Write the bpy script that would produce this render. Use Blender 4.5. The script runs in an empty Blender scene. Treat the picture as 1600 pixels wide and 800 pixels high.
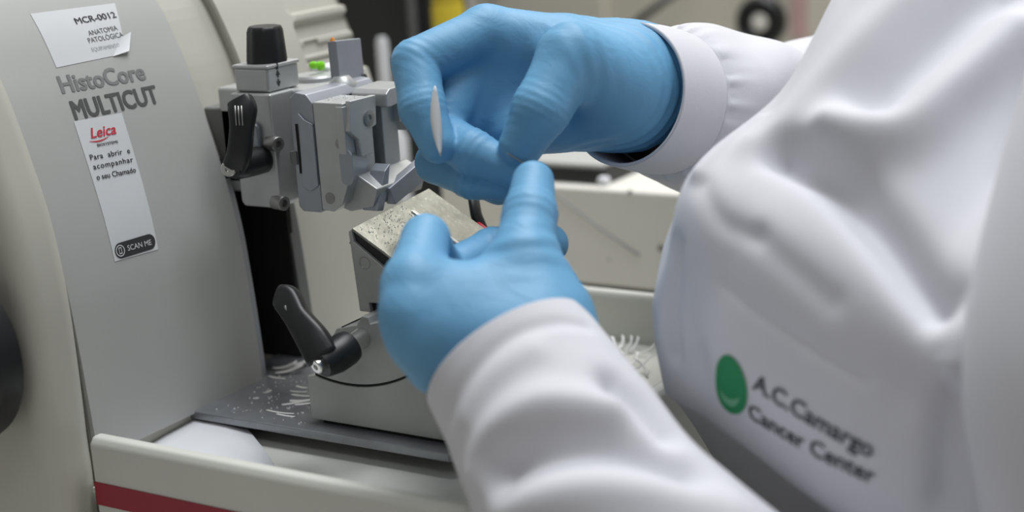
import bpy, bmesh, math, random
import numpy as np
from mathutils import Vector, Matrix
from mathutils.bvhtree import BVHTree

random.seed(7)
rng = np.random.default_rng(7)
S = 0.001                       # everything below is written in millimetres

# ------------------------------------------------------------------ camera
FPX = 2500.0                    # focal length for a 1600 px wide frame
YAW, PITCH, ROLL = math.radians(-32.4), math.radians(14.5), math.radians(-3.7)
CAM = np.array([0.0, 0.0, 400.0])
FWD = np.array([math.sin(YAW)*math.cos(PITCH), math.cos(YAW)*math.cos(PITCH), -math.sin(PITCH)])
_r = np.array([math.cos(YAW), -math.sin(YAW), 0.0]); _u = np.cross(_r, FWD)
RGT = math.cos(ROLL)*_r + math.sin(ROLL)*_u
UPV = -math.sin(ROLL)*_r + math.cos(ROLL)*_u
scene = bpy.context.scene
col = scene.collection
cd = bpy.data.cameras.new('camera'); cam = bpy.data.objects.new('camera', cd); col.objects.link(cam)
cd.sensor_width = 36.0; cd.lens = 36.0*FPX/1600.0; cd.clip_start = 0.01; cd.clip_end = 50
cd.dof.use_dof = True; cd.dof.focus_distance = 0.815; cd.dof.aperture_fstop = 4.2
cam.matrix_world = Matrix(((RGT[0], UPV[0], -FWD[0], CAM[0]*S), (RGT[1], UPV[1], -FWD[1], CAM[1]*S),
                           (RGT[2], UPV[2], -FWD[2], CAM[2]*S), (0, 0, 0, 1)))
scene.camera = cam

# ------------------------------------------------------------------ light
scene.view_settings.view_transform = 'Standard'
scene.view_settings.look = 'None'
scene.view_settings.gamma = 1.0
scene.view_settings.use_curve_mapping = False
scene.view_settings.exposure = -0.10
w = bpy.data.worlds.new('room_light'); scene.world = w; w.use_nodes = True
bg = w.node_tree.nodes['Background']; bg.inputs[0].default_value = (1.0, 0.97, 0.92, 1); bg.inputs[1].default_value = 0.19
def area(name, loc, size, energy, color, rot=(0, 0, 0)):
    l = bpy.data.lights.new(name, 'AREA'); l.shape = 'RECTANGLE'; l.size, l.size_y = size
    l.energy = energy; l.color = color
    o = bpy.data.objects.new(name, l); col.objects.link(o); o.location = loc; o.rotation_euler = rot
    return o
area('overhead_light', (-0.15, 0.95, 2.25), (1.25, 0.6), 40, (0.94, 0.97, 1.0))
area('overhead_light', (0.25, -0.9, 2.25), (1.25, 0.6), 9, (0.94, 0.97, 1.0))
area('overhead_light', (-0.9, 1.9, 2.25), (1.25, 0.6), 34, (1.0, 0.98, 0.94))  # added lamp, no fixture seen there: brightens the background

# ------------------------------------------------------------------ helpers
def ray(x, y): return FWD + (x-800)/FPX*RGT - (y-400)/FPX*UPV
def at(x, y, d): return CAM + ray(x, y)*d                      # the point seen at (x, y), d mm deep
def on(x, y, ax, v):                                           # the point seen at (x, y) on the plane axis = v
    q = ray(x, y); return CAM + q*((v-CAM[ax])/q[ax])

def mat(name, color, rough=0.5, metal=0.0, var=0.06, scale=40.0, bump=0.0, bscale=400.0, spec=0.5, sheen=0.0, coat=0.0, speck=None):
    m = bpy.data.materials.new(name); m.use_nodes = True
    nt = m.node_tree; b = nt.nodes['Principled BSDF']
    b.inputs['Roughness'].default_value = rough; b.inputs['Metallic'].default_value = metal
    b.inputs['Specular IOR Level'].default_value = spec
    b.inputs['Sheen Weight'].default_value = sheen; b.inputs['Coat Weight'].default_value = coat
    tc = nt.nodes.new('ShaderNodeTexCoord'); nz = nt.nodes.new('ShaderNodeTexNoise')
    nz.inputs['Scale'].default_value = scale; nz.inputs['Detail'].default_value = 5
    nt.links.new(tc.outputs['Object'], nz.inputs['Vector'])
    cr = nt.nodes.new('ShaderNodeValToRGB')
    c = np.array(color)
    cr.color_ramp.elements[0].position = 0.3; cr.color_ramp.elements[1].position = 0.7
    cr.color_ramp.elements[0].color = (*np.clip(c*(1-var), 0, 1), 1); cr.color_ramp.elements[1].color = (*np.clip(c*(1+var), 0, 1), 1)
    nt.links.new(nz.outputs['Fac'], cr.inputs['Fac'])
    out = cr.outputs['Color']
    if speck:                                                  # (colour, scale, threshold): dried crumbs and stains
        n2 = nt.nodes.new('ShaderNodeTexNoise'); n2.inputs['Scale'].default_value = speck[1]; n2.inputs['Detail'].default_value = 8
        n2.inputs['Roughness'].default_value = 0.7
        nt.links.new(tc.outputs['Object'], n2.inputs['Vector'])
        r2 = nt.nodes.new('ShaderNodeValToRGB'); r2.color_ramp.elements[0].position = speck[2]; r2.color_ramp.elements[1].position = speck[2]+0.03
        nt.links.new(n2.outputs['Fac'], r2.inputs['Fac'])
        mx = nt.nodes.new('ShaderNodeMix'); mx.data_type = 'RGBA'
        nt.links.new(r2.outputs['Color'], mx.inputs[0]); nt.links.new(out, mx.inputs[6]); mx.inputs[7].default_value = (*speck[0], 1)
        out = mx.outputs[2]
        rm = nt.nodes.new('ShaderNodeMix'); rm.data_type = 'FLOAT'
        nt.links.new(r2.outputs['Color'], rm.inputs[0]); rm.inputs[2].default_value = metal; rm.inputs[3].default_value = 0.0
        nt.links.new(rm.outputs[0], b.inputs['Metallic'])
    nt.links.new(out, b.inputs['Base Color'])
    if bump:
        nb = nt.nodes.new('ShaderNodeTexNoise'); nb.inputs['Scale'].default_value = bscale; nb.inputs['Detail'].default_value = 3
        nt.links.new(tc.outputs['Object'], nb.inputs['Vector'])
        bp = nt.nodes.new('ShaderNodeBump'); bp.inputs['Strength'].default_value = bump; bp.inputs['Distance'].default_value = 0.001
        nt.links.new(nb.outputs['Fac'], bp.inputs['Height']); nt.links.new(bp.outputs['Normal'], b.inputs['Normal'])
    return m

M = {}
M['cream'] = mat('cream_paint', (0.52, 0.51, 0.45), 0.45, var=0.03, scale=15)
M['panel'] = mat('grey_paint', (0.46, 0.465, 0.45), 0.42, var=0.03, scale=18, bump=0.03, bscale=900)
M['silver'] = mat('matt_aluminium', (0.50, 0.51, 0.51), 0.42, 0.55, var=0.05, scale=60)
M['silver_b'] = mat('blue_grey_anodised', (0.36, 0.38, 0.42), 0.45, 0.55, var=0.05, scale=60)
M['steel'] = mat('worn_steel', (0.34, 0.34, 0.295), 0.3, 0.7, var=0.2, scale=120, bump=0.1, speck=((0.66, 0.65, 0.55), 240, 0.60))
M['chrome'] = mat('chrome', (0.7, 0.7, 0.68), 0.22, 0.95, var=0.04)
M['screw'] = mat('screw_steel', (0.33, 0.33, 0.32), 0.38, 0.8, var=0.08)
M['black'] = mat('black_plastic', (0.011, 0.012, 0.013), 0.42, var=0.2, bump=0.05)
M['void'] = mat('black_interior', (0.010, 0.010, 0.010), 0.9, var=0.1)
M['darkgrey'] = mat('dark_grey_metal', (0.17, 0.175, 0.175), 0.5, 0.4, var=0.1)
M['plate'] = mat('base_plate_metal', (0.30, 0.31, 0.33), 0.38, 0.6, var=0.1, scale=70, speck=((0.62, 0.62, 0.64), 260, 0.68))
M['knifebody'] = mat('grey_painted_casting', (0.38, 0.385, 0.375), 0.42, 0.15, var=0.04, scale=40)
M['tray'] = mat('cream_tray_plastic', (0.60, 0.605, 0.56), 0.4, var=0.03, scale=15)
M['red'] = mat('red_stripe', (0.30, 0.012, 0.028), 0.45, var=0.05)
M['redplastic'] = mat('red_plastic', (0.55, 0.02, 0.06), 0.35, var=0.05)
M['paper'] = mat('white_paper', (0.72, 0.73, 0.76), 0.6, var=0.02)
M['sticker'] = mat('sticker_paper', (0.70, 0.71, 0.73), 0.35, var=0.02)
M['ink'] = mat('black_ink', (0.035, 0.037, 0.04), 0.6, var=0.1)
M['inkgrey'] = mat('grey_ink', (0.22, 0.225, 0.225), 0.6, var=0.05)
M['inkdark'] = mat('dark_grey_ink', (0.10, 0.103, 0.103), 0.6, var=0.05)
M['inklight'] = mat('pale_grey_ink', (0.42, 0.43, 0.45), 0.6, var=0.05)
M['inkred'] = mat('red_ink', (0.60, 0.04, 0.07), 0.6, var=0.05)
M['wax'] = mat('paraffin', (0.74, 0.74, 0.73), 0.45, var=0.05, spec=0.4)
M['skin'] = mat('brown_skin', (0.17, 0.11, 0.10), 0.55, var=0.12, bump=0.1)
M['cloth'] = mat('white_coat_cloth', (0.65, 0.65, 0.69), 0.85, var=0.015, scale=30, bump=0.12, bscale=1500, sheen=0.15, spec=0.2)
M['green'] = mat('green_print', (0.012, 0.24, 0.085), 0.7, var=0.05)
M['greenlight'] = mat('pale_green_print', (0.16, 0.42, 0.25), 0.7, var=0.05)
M['coatink'] = mat('dark_print', (0.06, 0.07, 0.08), 0.8, var=0.05)
M['yellow'] = mat('yellow_plastic', (0.60, 0.46, 0.03), 0.4, var=0.05)
M['offwhite'] = mat('white_enamel', (0.80, 0.78, 0.72), 0.4, var=0.03, scale=8)
M['beige'] = mat('beige_enamel', (0.66, 0.63, 0.53), 0.45, var=0.04, scale=6)
M['darkbox'] = mat('dark_plastic', (0.016, 0.017, 0.018), 0.5, var=0.15)
M['bench'] = mat('bench_laminate', (0.50, 0.49, 0.46), 0.45, var=0.03, scale=6)
M['wall'] = mat('painted_wall', (0.55, 0.54, 0.50), 0.7, var=0.03, scale=3)
M['floor'] = mat('vinyl_floor', (0.32, 0.31, 0.29), 0.5, var=0.06, scale=5)
M['neon'] = mat('neon_green_plastic', (0.25, 0.75, 0.02), 0.35, var=0.05)
M['orange'] = mat('orange_plastic', (0.95, 0.35, 0.04), 0.35, var=0.05)

def glove_mat():
    m = mat('blue_nitrile', (0.14, 0.365, 0.59), 0.52, var=0.05, scale=25, spec=0.4, bump=0.0)
    nt = m.node_tree; b = nt.nodes['Principled BSDF']
    tc = nt.nodes.new('ShaderNodeTexCoord')
    n1 = nt.nodes.new('ShaderNodeTexNoise'); n1.inputs['Scale'].default_value = 75; n1.inputs['Detail'].default_value = 4; n1.inputs['Distortion'].default_value = 0.8
    mp = nt.nodes.new('ShaderNodeMapping'); mp.inputs['Scale'].default_value = (0.45, 1.0, 0.8); mp.inputs['Rotation'].default_value = (0.3, 0.5, 0.6)
    nt.links.new(tc.outputs['Object'], mp.inputs['Vector']); nt.links.new(mp.outputs['Vector'], n1.inputs['Vector'])
    n2 = nt.nodes.new('ShaderNodeTexNoise'); n2.inputs['Scale'].default_value = 1300
    nt.links.new(tc.outputs['Object'], n2.inputs['Vector'])
    ad = nt.nodes.new('ShaderNodeMath'); ad.operation = 'MULTIPLY_ADD'; ad.inputs[1].default_value = 0.04
    nt.links.new(n2.outputs['Fac'], ad.inputs[0]); nt.links.new(n1.outputs['Fac'], ad.inputs[2])
    bp = nt.nodes.new('ShaderNodeBump'); bp.inputs['Strength'].default_value = 0.28; bp.inputs['Distance'].default_value = 0.003
    nt.links.new(ad.outputs[0], bp.inputs['Height']); nt.links.new(bp.outputs['Normal'], b.inputs['Normal'])
    return m
M['glove'] = glove_mat()

def tag(o, label=None, cat=None, group=None, kind=None):
    if label: o['label'] = label
    if cat: o['category'] = cat
    if group: o['group'] = group
    if kind: o['kind'] = kind
    return o
def attach(o, parent):
    o.parent = parent
    if parent is not None and parent.type == 'EMPTY':
        o.matrix_parent_inverse = Matrix.Translation(-parent.location)
def thing(name, loc, label, cat, group=None):
    o = bpy.data.objects.new(name, None); col.objects.link(o); o.location = Vector(loc)*S; o.empty_display_size = 0.02
    return tag(o, label, cat, group)
def mesh(name, verts, faces, m, parent=None, smooth=False, label=None):
    me = bpy.data.meshes.new(name)
    me.from_pydata([tuple(float(c)*S for c in v) for v in verts], [], [tuple(int(i) for i in fc) for fc in faces])
    me.update()
    if smooth: me.polygons.foreach_set('use_smooth', [True]*len(me.polygons))
    me.materials.append(M[m] if isinstance(m, str) else m)
    o = bpy.data.objects.new(name, me); col.objects.link(o)
    if parent: attach(o, parent)
    if label: o['label'] = label
    return o
def from_bm(name, bm, m, parent=None, smooth=False, label=None, bevel=0.0, seg=2):
    bmesh.ops.recalc_face_normals(bm, faces=bm.faces)
    me = bpy.data.meshes.new(name); bm.to_mesh(me); bm.free()
    me.transform(Matrix.Scale(S, 4))
    me.materials.append(M[m] if isinstance(m, str) else m)
    o = bpy.data.objects.new(name, me); col.objects.link(o)
    if bevel:
        md = o.modifiers.new('bevel', 'BEVEL'); md.width = bevel*S; md.segments = seg; md.limit_method = 'ANGLE'; md.angle_limit = math.radians(30)
        me.polygons.foreach_set('use_smooth', [True]*len(me.polygons))
        wn = o.modifiers.new('wn', 'WEIGHTED_NORMAL'); wn.keep_sharp = True
    elif smooth:
        me.polygons.foreach_set('use_smooth', [True]*len(me.polygons))
    if parent: attach(o, parent)
    if label: o['label'] = label
    return o
def add_box(bm, x0, x1, y0, y1, z0, z1):
    v = [bm.verts.new(p) for p in ((x0,y0,z0),(x1,y0,z0),(x1,y1,z0),(x0,y1,z0),(x0,y0,z1),(x1,y0,z1),(x1,y1,z1),(x0,y1,z1))]
    for f in ((0,3,2,1),(4,5,6,7),(0,1,5,4),(1,2,6,5),(2,3,7,6),(3,0,4,7)): bm.faces.new([v[i] for i in f])
def box(name, x0, x1, y0, y1, z0, z1, m, parent=None, bevel=0.6, label=None, seg=2):
    bm = bmesh.new(); add_box(bm, x0, x1, y0, y1, z0, z1)
    return from_bm(name, bm, m, parent, label=label, bevel=bevel, seg=seg)
def prism(name, poly, axis, a, b, m, parent=None, bevel=0.5, label=None, seg=2):
    """poly: 2-D outline; axis 1 -> (x, z) swept along y; 0 -> (y, z) along x; 2 -> (x, y) along z"""
    def P(p, t):
        return {0: (t, p[0], p[1]), 1: (p[0], t, p[1]), 2: (p[0], p[1], t)}[axis]
    bm = bmesh.new(); n = len(poly)
    A = [bm.verts.new(P(p, a)) for p in poly]; B = [bm.verts.new(P(p, b)) for p in poly]
    bm.faces.new(A); bm.faces.new(B[::-1])
    for i in range(n): bm.faces.new((A[i], B[i], B[(i+1) % n], A[(i+1) % n]))
    return from_bm(name, bm, m, parent, label=label, bevel=bevel, seg=seg)
def frame(d):
    d = Vector(d).normalized(); t = Vector((0, 0, 1)) if abs(d.z) < 0.9 else Vector((1, 0, 0))
    x = d.cross(t).normalized(); y = d.cross(x).normalized()
    return d, x, y
def lathe(name, p0, axis, prof, m, parent=None, n=28, label=None, smooth=True, flute=0):
    """prof: [(distance along axis, radius)]; closed at both ends"""
    d, x, y = frame(axis); p0 = Vector(p0); verts = []; faces = []
    for (t, r) in prof:
        for k in range(n):
            a = 2*math.pi*k/n
            rr = r*(1 + (0.035*math.cos(flute*a) if flute else 0))
            verts.append(p0 + d*t + x*(rr*math.cos(a)) + y*(rr*math.sin(a)))
    for i in range(len(prof)-1):
        for k in range(n):
            faces.append((i*n+k, i*n+(k+1) % n, (i+1)*n+(k+1) % n, (i+1)*n+k))
    faces.append(tuple(range(n))[::-1]); faces.append(tuple((len(prof)-1)*n+k for k in range(n)))
    o = mesh(name, verts, faces, m, parent, False, label)
    bm = bmesh.new(); bm.from_mesh(o.data); bmesh.ops.recalc_face_normals(bm, faces=bm.faces)
    for f in bm.faces: f.smooth = smooth and len(f.verts) == 4
    for e in bm.edges: e.smooth = not (len(e.link_faces) == 2 and e.calc_face_angle(0) > 0.6)
    bm.to_mesh(o.data); bm.free()
    return o
def tube(name, pts, radii, m, parent=None, n=12, label=None, flat=1.0):
    pts = [Vector(p) for p in pts]; verts = []; faces = []; prev = None
    for i, p in enumerate(pts):
        d = (pts[min(i+1, len(pts)-1)] - pts[max(i-1, 0)]).normalized()
        if prev is None: _, x, y = frame(d)
        else:
            x = (prev - d*prev.dot(d)).normalized(); y = d.cross(x)
        prev = x; r = radii[i] if hasattr(radii, '__len__') else radii
        for k in range(n):
            a = 2*math.pi*k/n; verts.append(p + x*(r*math.cos(a)) + y*(r*flat*math.sin(a)))
    for i in range(len(pts)-1):
        for k in range(n): faces.append((i*n+k, i*n+(k+1) % n, (i+1)*n+(k+1) % n, (i+1)*n+k))
    faces.append(tuple(range(n))[::-1]); faces.append(tuple((len(pts)-1)*n+k for k in range(n)))
    return mesh(name, verts, faces, m, parent, True, label)
def catmull(P, n, closed=False):
    """P (k, d) control points -> n points through them"""
    P = np.asarray(P, float); k = len(P)
    t = np.linspace(0, k if closed else k-1, n, endpoint=not closed)
    i = np.floor(t).astype(int)
    if not closed: i = np.minimum(i, k-2)
    f = (t-i)[:, None]
    idx = (lambda j: j % k) if closed else (lambda j: np.clip(j, 0, k-1))
    p0, p1, p2, p3 = P[idx(i-1)], P[idx(i)], P[idx(i+1)], P[idx(i+2)]
    return 0.5*((2*p1) + (-p0+p2)*f + (2*p0-5*p1+4*p2-p3)*f**2 + (-p0+3*p1-3*p2+p3)*f**3)
def text_mesh(body, size, bold=0.0, shear=0.0, space=1.0, align='LEFT'):
    """lettering as flat triangles in its own plane (mm): verts (n, 2), faces"""
    cu = bpy.data.curves.new('lettering', 'FONT'); cu.body = body; cu.size = size; cu.shear = shear
    cu.space_character = space; cu.align_x = align; cu.resolution_u = 3
    o = bpy.data.objects.new('lettering', cu); col.objects.link(o)
    dg = bpy.context.evaluated_depsgraph_get(); dg.update()
    me = o.evaluated_get(dg).to_mesh()
    v = np.array([q.co[:2] for q in me.vertices]); fc = [tuple(p.vertices) for p in me.polygons]
    if bold:                                                   # heavier strokes: the outline repeated a hair to each side
        n0 = len(v); vs = []; fs = []
        for k, (dx, dy) in enumerate(((0, 0), (-bold, 0), (bold, 0), (-bold, bold*0.5), (bold, bold*0.5), (-bold*0.5, -bold*0.5), (bold*0.5, -bold*0.5))):
            vs.append(v+np.array([dx, dy])); fs += [tuple(i+k*n0 for i in f_) for f_ in fc]
        v = np.vstack(vs); fc = fs
    bpy.data.objects.remove(o); bpy.data.curves.remove(cu)
    return v, fc

# ------------------------------------------------------------------ room and bench (setting)
def setting(name, bmbox, m, bevel=0):
    o = box(name, *bmbox, m, None, bevel); o['kind'] = 'structure'; return o
setting('floor', (-3000, 2500, -2000, 3200, -790, -750), 'floor')
setting('wall_back', (-3000, 2500, 2400, 2460, -750, 1900), 'wall')
setting('wall_left', (-2460, -2400, -2000, 2400, -750, 1900), 'wall')
bench = thing('lab_bench', (-950, 1050, -750), 'pale laminate laboratory bench carrying the grey microtome', 'bench')
box('bench_top', -1700, -292, -250, 2350, -32, 0, 'bench', bench, 3)
for lx in (-1650, -360):
    for ly in (-180, 2280): box('leg', lx-25, lx+25, ly-25, ly+25, -750, -32, 'offwhite', bench, 2)

# ------------------------------------------------------------------ microtome body
PROF = np.array([(-583.7, 100), (-583.7, 116), (-584.9, 142), (-587.2, 176), (-590.2, 205), (-596.5, 236), (-610.5, 283), (-620, 307),
                 (-631, 328), (-648, 350), (-675, 370), (-720, 384), (-800, 390)], float)
PR = catmull(PROF, 160)
_seg = np.r_[0, np.cumsum(np.linalg.norm(np.diff(PR, axis=0), axis=1))]
def prof_at(s):
    s = np.asarray(s, float)
    x = np.interp(s, _seg, PR[:, 0]); z = np.interp(s, _seg, PR[:, 1])
    x2 = np.interp(s+0.5, _seg, PR[:, 0]); z2 = np.interp(s+0.5, _seg, PR[:, 1])
    x1 = np.interp(s-0.5, _seg, PR[:, 0]); z1 = np.interp(s-0.5, _seg, PR[:, 1])
    tx, tz = x2-x1, z2-z1; L = np.hypot(tx, tz)+1e-9
    return x, z, tz/L, -tx/L                                    # point and outward normal
def on_panel(px, py):
    """(y, arc length) of the panel point seen at a pixel"""
    q = ray(px, py); best = None
    for i in range(len(PR)-1):
        for t in np.linspace(0, 1, 6):
            X = PR[i]*(1-t)+PR[i+1]*t
            k = (X[0]-CAM[0])/q[0]; e = abs(CAM[2]+q[2]*k - X[1])
            if best is None or e < best[0]: best = (e, CAM[1]+q[1]*k, _seg[i]*(1-t)+_seg[i+1]*t)
    return best[1], best[2]
def on_prof(y, s, off=0.0):
    x, z, nx, nz = prof_at(s); y = np.asarray(y, float)
    return np.stack([x+nx*off, y+0*x, z+nz*off], -1)

mt = thing('microtome', (-720, 660, 0), 'large grey and cream rotary microtome with lettered curved front panel', 'microtome')
sub = PR[::4]
def prof_poly(off, zbot, xback=-900):
    n = np.stack(prof_at(_seg[::4])[2:], -1)
    P = sub + n*off
    return [(P[0, 0], zbot)] + [tuple(p) for p in P] + [(xback, P[-1, 1]), (xback, zbot)]
_n4 = np.stack(prof_at(_seg[::4])[2:], -1); _g = 1.0+9.0*np.clip((sub[:, 1]-125)/120, 0, 1)
_P = sub+_n4*_g[:, None]
o = prism('side_cover', [(_P[0, 0], 4)]+[tuple(p) for p in _P]+[(-900, _P[-1, 1]), (-900, 4)], 1, 490, 522, 'cream', mt, bevel=11, seg=6, label='cream painted side cover')
prism('housing', prof_poly(-3.5, 4), 1, 522, 648.5, 'cream', mt, bevel=0)
# lettered panel: a 3 mm shell following the curve
def shell(name, y0, y1, s0, s1, m, thick=3.0, ny=2, ns=90, hf=None, parent=mt, off=0.0, label=None):
    ys = np.linspace(y0, y1, ny); ss = np.linspace(s0, s1, ns)
    Y, SS = np.meshgrid(ys, ss, indexing='ij')
    h = hf(Y, SS) if hf else 0*Y
    x, z, nx, nz = prof_at(SS)
    top = np.stack([x+nx*(h+off), Y, z+nz*(h+off)], -1).reshape(-1, 3)
    bot = np.stack([x-nx*thick, Y, z-nz*thick], -1).reshape(-1, 3)
    n = ny*ns; V = np.vstack([top, bot]); F = []
    id_ = lambda i, j: i*ns+j
    for i in range(ny-1):
        for j in range(ns-1):
            a, b, c, d = id_(i, j), id_(i+1, j), id_(i+1, j+1), id_(i, j+1)
            F.append((a, b, c, d))
            if not hf: F.append((n+d, n+c, n+b, n+a))
    for i in range(ny-1):
        F.append((id_(i+1, 0), id_(i, 0), n+id_(i, 0), n+id_(i+1, 0))); F.append((id_(i, ns-1), id_(i+1, ns-1), n+id_(i+1, ns-1), n+id_(i, ns-1)))
    for j in range(ns-1):
        F.append((id_(0, j), id_(0, j+1), n+id_(0, j+1), n+id_(0, j))); F.append((id_(ny-1, j+1), id_(ny-1, j), n+id_(ny-1, j), n+id_(ny-1, j+1)))
    ob = mesh(name, V, F, m, parent, True, label)
    md = ob.modifiers.new('es', 'EDGE_SPLIT'); md.split_angle = math.radians(35)
    return ob
panel = shell('front_panel', 522, 648.8, 14, _seg[-1], 'panel', label='grey curved front panel with printed name')
# the slot in which the specimen head travels
n_ = np.stack(prof_at(_seg[::4])[2:], -1)
prism('slot_frame', [tuple(p) for p in (sub+n_*-2.5) if p[1] < 232] + [tuple(p) for p in (sub+n_*-9.0)[::-1] if p[1] < 232], 1, 648.6, 655.5, 'silver_b', mt, 0.4)
box('slot_back', -700, -660, 648, 692, 100, 236, 'void', mt, 0)
box('slot_side', -662, -587.8, 688.4, 692, 100, 236, 'void', mt, 0)
box('slot_roof', -662, -606, 656, 691, 233, 237, 'void', mt, 0)
_p = on_prof(np.array([0.0]), np.array([0.0]))
n_ = np.stack(prof_at(_seg[::4])[2:], -1); _q = sub + n_*(-7.0); _q = [tuple(p) for p in _q if p[1] > 236]
prism('slot_cover', _q + [(-880, _q[-1][1]), (-880, _q[0][1])], 1, 649, 692, 'cream', mt, bevel=0)
prism('housing', prof_poly(-4.5, 4), 1, 692, 800, 'cream', mt, bevel=0)
box('housing_rear', -905, -700, 640, 700, 4, 236, 'cream', mt, 0)

# far front panel with two moulded finger recesses
y_a, s_a = on_panel(457, 38); y_b, s_b = on_panel(543, 24); y_c, s_c = on_panel(480, 108)
def far_h(Y, SS):
    def recess(ya, yb, sa, sb, depth):
        # rounded rectangle signed distance
        cy, cs, hy, hs, r = (ya+yb)/2, (sa+sb)/2, abs(yb-ya)/2, abs(sb-sa)/2, 5.0
        qy, qs = np.abs(Y-cy)-hy+r, np.abs(SS-cs)-hs+r
        d = np.hypot(np.maximum(qy, 0), np.maximum(qs, 0))+np.minimum(np.maximum(qy, qs), 0)-r
        return -depth*np.clip(0.5-d/2.0, 0, 1), d
    h1, d1 = recess(y_a+1, y_b+7, s_c-6, s_a+1, 4.5)
    inside = d1 < -2
    h1 = np.where(inside, h1 + 1.8*(np.abs(SS-(s_a-12)) < 1.3) + 1.6*(np.abs(SS-(s_c+7)) < 1.2) + 1.2*(np.abs(SS-(s_c+2)) < 1.0), h1)
    h1 = np.where(inside & (np.abs(Y-(y_a+13)) < 7) & (np.abs(SS-(s_c+14)) < 2.6), h1-2.0, h1)
    h0, d0 = recess(y_a+1, y_b+7, s_a+7, s_a+34, 4.5)
    return h1 + h0
far = shell('far_front_panel', 690.5, 801, 14, _seg[-1], 'cream', ny=110, ns=330, hf=far_h, label='cream front panel beyond the slot with finger recesses')
_post = sub + n_*0.6
prism('slot_edge_strip', [tuple(p) for p in _post if 100 < p[1] < 262] + [tuple(p) for p in (_post - n_*6)[::-1] if 100 < p[1] < 262], 1, 690, 698.5, 'darkgrey', mt, 0.4)
# feed wheel on the near side
cw = on(-91, 557, 1, 470)
lathe('feed_wheel', (cw[0], 490.5, cw[2]), (0, -1, 0), [(0, 14), (8, 14), (8, 38), (11, 45), (24, 45), (31, 40), (31, 33), (28, 28), (28, 4)], 'black', mt, n=64, label='black plastic feed wheel')
prism('base', [(-900, 3), (-596, 3), (-596, 114), (-900, 114)], 1, 520, 802, 'cream', mt, 2)
bp_ = prism('base_plate', [(-606, 595), (-592, 592.5), (-421, 594), (-418, 597), (-418, 728), (-606, 728)], 2, 110.5, 115.2, 'plate', mt, 0.8, label='grey metal base plate with paraffin scraps')
prism('base_pedestal', [(-606, 612), (-424, 612), (-424, 722), (-606, 722)], 2, 20, 110.6, 'darkgrey', mt, 1)
for (fx, fy) in ((-870, 540), (-870, 780), (-600, 540), (-600, 780)):
    lathe('foot', (fx, fy, 0), (0, 0, 1), [(0, 14), (4.5, 15)], 'black', mt, n=20)

# ------------------------------------------------------------------ print on the panel
def panel_uv(px, py): return np.array(on_panel(px, py))
def panel_text(name, body, p_left, p_right, size, m, parent, bold=0.0, shear=0.0, space=1.0, off=0.25, vscale=1.0):
    """lettering between two baseline points seen at pixels, bent onto the panel"""
    a = panel_uv(*p_left); b = panel_uv(*p_right)
    v, fc = text_mesh(body, size, bold, shear, space)
    wd = v[:, 0].max()-v[:, 0].min(); v[:, 0] -= v[:, 0].min()
    e = (b-a)/wd; L = np.linalg.norm(b-a)
    ev = np.array([-e[1], e[0]])/np.linalg.norm(e)*vscale
    Q = a + v[:, :1]*e + v[:, 1:2]*ev
    lay = (np.arange(len(v))//(len(v)//7) if bold else np.zeros(len(v)))*0.012
    return mesh(name, on_prof(Q[:, 0], Q[:, 1], off+lay), fc, m, parent)
def panel_poly(name, corners, m, parent, off=0.2, n=10, thick=0.12, label=None):
    """a four-cornered sticker (pixels: tl, tr, br, bl) bent onto the panel"""
    c = [panel_uv(*p) for p in corners]; V = []; F = []
    for i in range(n+1):
        for j in range(n+1):
            u, t = i/n, j/n
            q = (c[0]*(1-u)+c[1]*u)*(1-t)+(c[3]*(1-u)+c[2]*u)*t
            V.append(on_prof(q[0], q[1], off))
    N = len(V); V = V + [v - np.array([0.15, 0, 0]) for v in V]
    for i in range(n):
        for j in range(n):
            a = i*(n+1)+j; F.append((a, a+1, a+n+2, a+n+1)); F.append((N+a+n+1, N+a+n+2, N+a+1, N+a))
    return mesh(name, V, F, m, parent, True, label)
panel_text('lettering', 'HistoCore', (97, 146), (229, 123), 10.0, 'inkgrey', panel, bold=0.34, vscale=1.28, off=0.2)
panel_text('lettering', 'MULTICUT', (117, 188), (250, 160), 10.0, 'inkdark', panel, bold=0.38, vscale=1.38, off=0.2)

st1 = thing('asset_sticker', on_prof(*panel_uv(120, 100)), 'white inventory sticker with black capitals, top of grey panel, corner peeling', 'sticker')
st1p = panel_poly('sticker_sheet', [(47, 22), (179, 5), (196, 84), (88, 106)], 'sticker', st1)
panel_text('lettering', 'MCR-0012', (119, 38), (182, 27), 5, 'ink', st1, bold=0.06, off=0.4)
panel_text('lettering', 'ANATOMIA', (139, 56), (184, 47), 4, 'inkdark', st1, off=0.4, vscale=1.0)
panel_text('lettering', 'PATOLÓGICA', (139, 67.5), (193, 58), 4, 'inkdark', st1, off=0.4, vscale=1.0)
panel_text('lettering', 'EQUIPAMENTO', (144, 81), (187, 73), 3, 'inklight', st1, off=0.4)
# lifted corner of the sticker
_c = [panel_uv(*p) for p in ((190, 58), (203, 51), (198, 82), (176, 88))]
V = [on_prof(_c[0][0], _c[0][1], 0.35), on_prof(_c[1][0], _c[1][1], 1.0), on_prof(_c[2][0], _c[2][1], 2.2), on_prof(_c[3][0], _c[3][1], 0.35)]
mid = (V[0]+V[3])*0.25+(V[1]+V[2])*0.25 - np.array([0.5, 0, 0])
mesh('peeled_corner', V+[mid], [(0, 1, 4), (1, 2, 4), (2, 3, 4), (3, 0, 4)], 'sticker', st1, True)

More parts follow.
